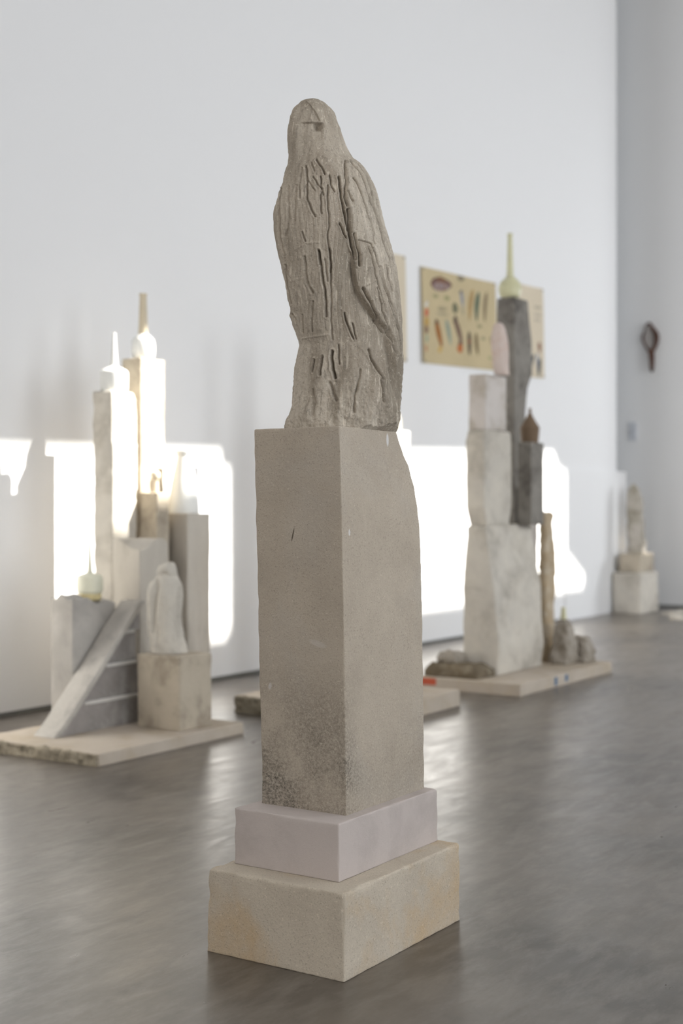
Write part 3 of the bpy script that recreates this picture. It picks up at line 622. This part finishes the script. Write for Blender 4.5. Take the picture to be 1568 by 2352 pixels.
inner = [(1489, 750), (1487, 760), (1484, 772), (1484, 782), (1489, 794), (1496, 805), (1503, 804), (1508, 792), (1509, 778), (1504, 762), (1497, 751)]
V = [(dx, ew(a, b)[1], ew(a, b)[2]) for dx in (.0, .03) for a, b in inner]; n = len(inner)
mesh_obj('hollow', V, [tuple(range(n)), tuple(range(2*n-1, n-1, -1))]+[(i, i+n, (i+1) % n+n, (i+1) % n) for i in range(n)], M_hollow, (.02, 0, 0), 0, r, smooth=False)
tube('hanging_peg', [(0.02, .03, .26), (.08, .03, .26)], [.008, .008], M_woodl, (0, 0, 0), r)
M_plate = plain('pale_plate', (.62, .64, .68), .5)
r = empty('wall_plate', (15.67, 6.01, 2.12)); put(r, 'small pale rectangular wall plate on the end wall near the corner', 'wall plate')
p = box('plate', -.012, .012, -.045, .045, -.11, .11, M_plate); p.parent = r
p = box('switch', -.02, -.010, -.018, .018, -.03, .03, plain('switch_plastic', (.56, .58, .62), .5)); p.parent = r

# --- paper charts pinned to the long wall
PM = {}
def pm(c):
    if c not in PM: PM[c] = plain('ink_%d' % len(PM), c, .9, .1, ns=40, dk=.7)
    return PM[c]
def chart(name, x0, z0, w, h, tilt, base, marks, label):
    """paper sheet in the wall plane with drawn marks (u, v from top left, in fractions)"""
    r = empty(name, (x0, WT-.004, z0)); r.rotation_euler = (0, tilt, 0); put(r, label, 'poster', 'paper charts pinned on the long wall')
    mats = [base]; V = []; F = []; MI = []
    nx, nz = 24, 16
    for layer, dy in ((0, 0.), (1, .0015)):
        for j in range(nz+1):
            for i in range(nx+1):
                u, v = i/nx, j/nz; curl = .006+.010*(abs(2*u-1)**4)*(.5+.5*v)+.004*math.sin(u*7+v*3)
                V.append((u*w, -curl+dy, -v*h))
    def gi(l, i, j): return l*(nx+1)*(nz+1)+j*(nx+1)+i
    for j in range(nz):
        for i in range(nx):
            F.append((gi(0, i, j), gi(0, i+1, j), gi(0, i+1, j+1), gi(0, i, j+1))[::-1]); MI.append(0)
            F.append((gi(1, i, j), gi(1, i+1, j), gi(1, i+1, j+1), gi(1, i, j+1))); MI.append(0)
    def surf(u, v): return (u*w, -(.006+.010*(abs(2*u-1)**4)*(.5+.5*v)+.004*math.sin(u*7+v*3))-.0012, -v*h)
    for (ua, va, ub, vb, wd, bend, col) in marks:
        m = pm(col)
        if m not in mats: mats.append(m)
        k = mats.index(m); N = 10; b = len(V)
        dx, dz = (ub-ua)*w, (vb-va)*h; L = math.hypot(dx, dz)+1e-6; nxx, nzz = -dz/L, dx/L
        for q in range(N+1):
            t = q/N; hw = wd*w*.5*math.sqrt(max(0.02, 1-(2*t-1)**2))*(1.15-.4*t); bb = bend*w*math.sin(math.pi*t)
            for sgn in (-1, 1):
                u = ua+(ub-ua)*t+(nxx*(bb+sgn*hw))/w; v = va+(vb-va)*t+(nzz*(bb+sgn*hw))/h
                V.append(surf(min(max(u, .004), .996), min(max(v, .004), .996)))
        for q in range(N):
            F.append((b+2*q, b+2*q+1, b+2*q+3, b+2*q+2)); MI.append(k)
    o = mesh_obj('sheet', V, F, mats, (0, 0, 0), 0, r, smooth=False); o.data.polygons.foreach_set('material_index', MI)
    for u, v in ((.02, .02), (.98, .02), (.02, .98), (.98, .98)):
        p = lathe('pin', [(.008, 0), (.008, .006), (.003, .008)], M_joint, (u*w, -.016, -v*h), 10, r); p.rotation_euler = (math.pi/2, 0, 0)
    return r
def uvm(x, y):
    u = (x-88)/842; return u, (y-(65+170*u))/(1095-65*u)
MK = []
for xa, ya, xb, yb_, wd, bend, col in [
    (185, 258, 420, 270, 75, 0, (.20, .12, .10)), (215, 290, 395, 298, 48, 0, (.36, .28, .27)), (255, 258, 355, 264, 80, 0, (.26, .13, .07)), (527, 330, 548, 520, 40, 0, (.34, .35, .38)), (540, 500, 545, 620, 26, 0, (.40, .36, .26)), (522, 325, 530, 370, 40, 0, (.16, .16, .18)),
    (668, 310, 615, 680, 48, 10, (.46, .32, .15)), (733, 340, 698, 690, 46, 12, (.10, .15, .11)), (825, 340, 790, 700, 40, 10, (.28, .22, .14)),
    (238, 675, 305, 990, 52, 0, (.36, .15, .045)), (235, 670, 262, 760, 40, 0, (.12, .06, .04)), (275, 975, 292, 1040, 55, 0, (.62, .42, .16)), (352, 665, 402, 965, 42, -6, (.30, .36, .30)),
    (445, 645, 530, 975, 48, -8, (.20, .13, .10)), (438, 650, 480, 700, 50, 0, (.05, .05, .05)), (495, 950, 512, 1050, 66, 0, (.52, .17, .06)), (490, 930, 520, 970, 60, 0, (.09, .07, .07)),
    (610, 800, 606, 1085, 42, 0, (.10, .08, .06)), (606, 880, 606, 940, 30, 0, (.40, .10, .05)), (688, 815, 705, 1085, 38, 6, (.20, .15, .08)), (855, 860, 905, 1090, 34, -4, (.15, .14, .08)),
    (425, 520, 490, 545, 60, 0, (.20, .20, .13)), (130, 470, 140, 520, 50, 0, (.75, .72, .66)), (120, 560, 150, 620, 50, 0, (.58, .14, .07)), (120, 650, 150, 740, 55, 0, (.52, .33, .10)), (110, 760, 150, 800, 50, 0, (.22, .14, .10)),
    (120, 870, 150, 900, 50, 0, (.38, .42, .30)), (120, 960, 130, 1040, 30, 0, (.50, .26, .16)), (880, 1190, 925, 1195, 60, 0, (.52, .25, .12)), (485, 180, 570, 192, 34, 0, (.30, .26, .18)),
    (255, 540, 370, 545, 22, 0, (.42, .36, .24)), (240, 595, 380, 610, 16, 0, (.44, .38, .26)), (200, 400, 275, 400, 26, 0, (.45, .40, .24)), (330, 415, 400, 425, 26, 0, (.38, .36, .20)), (700, 740, 760, 745, 22, 0, (.36, .32, .2)), (740, 880, 800, 890, 22, 0, (.38, .34, .22)), (820, 1110, 880, 1120, 20, 0, (.44, .42, .24))]:
    a = uvm(xa, ya); b = uvm(xb, yb_); MK.append((a[0], a[1], b[0], b[1], wd/842, bend/842, col))
P_dark = plain('aged_yellow_paper', (.56, .465, .29), .85, .1, ns=3, dk=.9)
P_pale = plain('pale_buff_paper', (.66, .58, .45), .85, .1, ns=3, dk=.95)
chart('feather_chart', 10.17, 3.29, 1.43, .835, -.036, P_dark, MK, 'aged yellow paper chart with rows of painted feathers pinned on the wall')
chart('pale_chart', 8.60, 3.29, 1.30, .90, -.034, P_pale, [(.3, .3, .32, .6, .04, 0, (.3, .2, .12)), (.5, .2, .52, .5, .04, 0, (.2, .22, .2))], 'pale buff paper chart mostly hidden behind the falcon wing')
chart('pale_chart', 11.86, 3.40, .81, .915, -.04, P_pale, [(.86, .60, .88, .72, .08, 0, (.25, .10, .07)), (.72, .74, .58, .98, .07, .02, (.10, .11, .12)), (.88, .78, .84, .99, .09, .01, (.07, .08, .09)), (.80, .72, .82, .95, .06, 0, (.34, .37, .44)),
      (.75, .22, .95, .22, .05, 0, (.56, .50, .38)), (.75, .3, .95, .3, .04, 0, (.54, .48, .38)), (.75, .36, .92, .36, .04, 0, (.54, .48, .38))], 'pale buff paper chart right of the yellow flask behind the dark pillar')
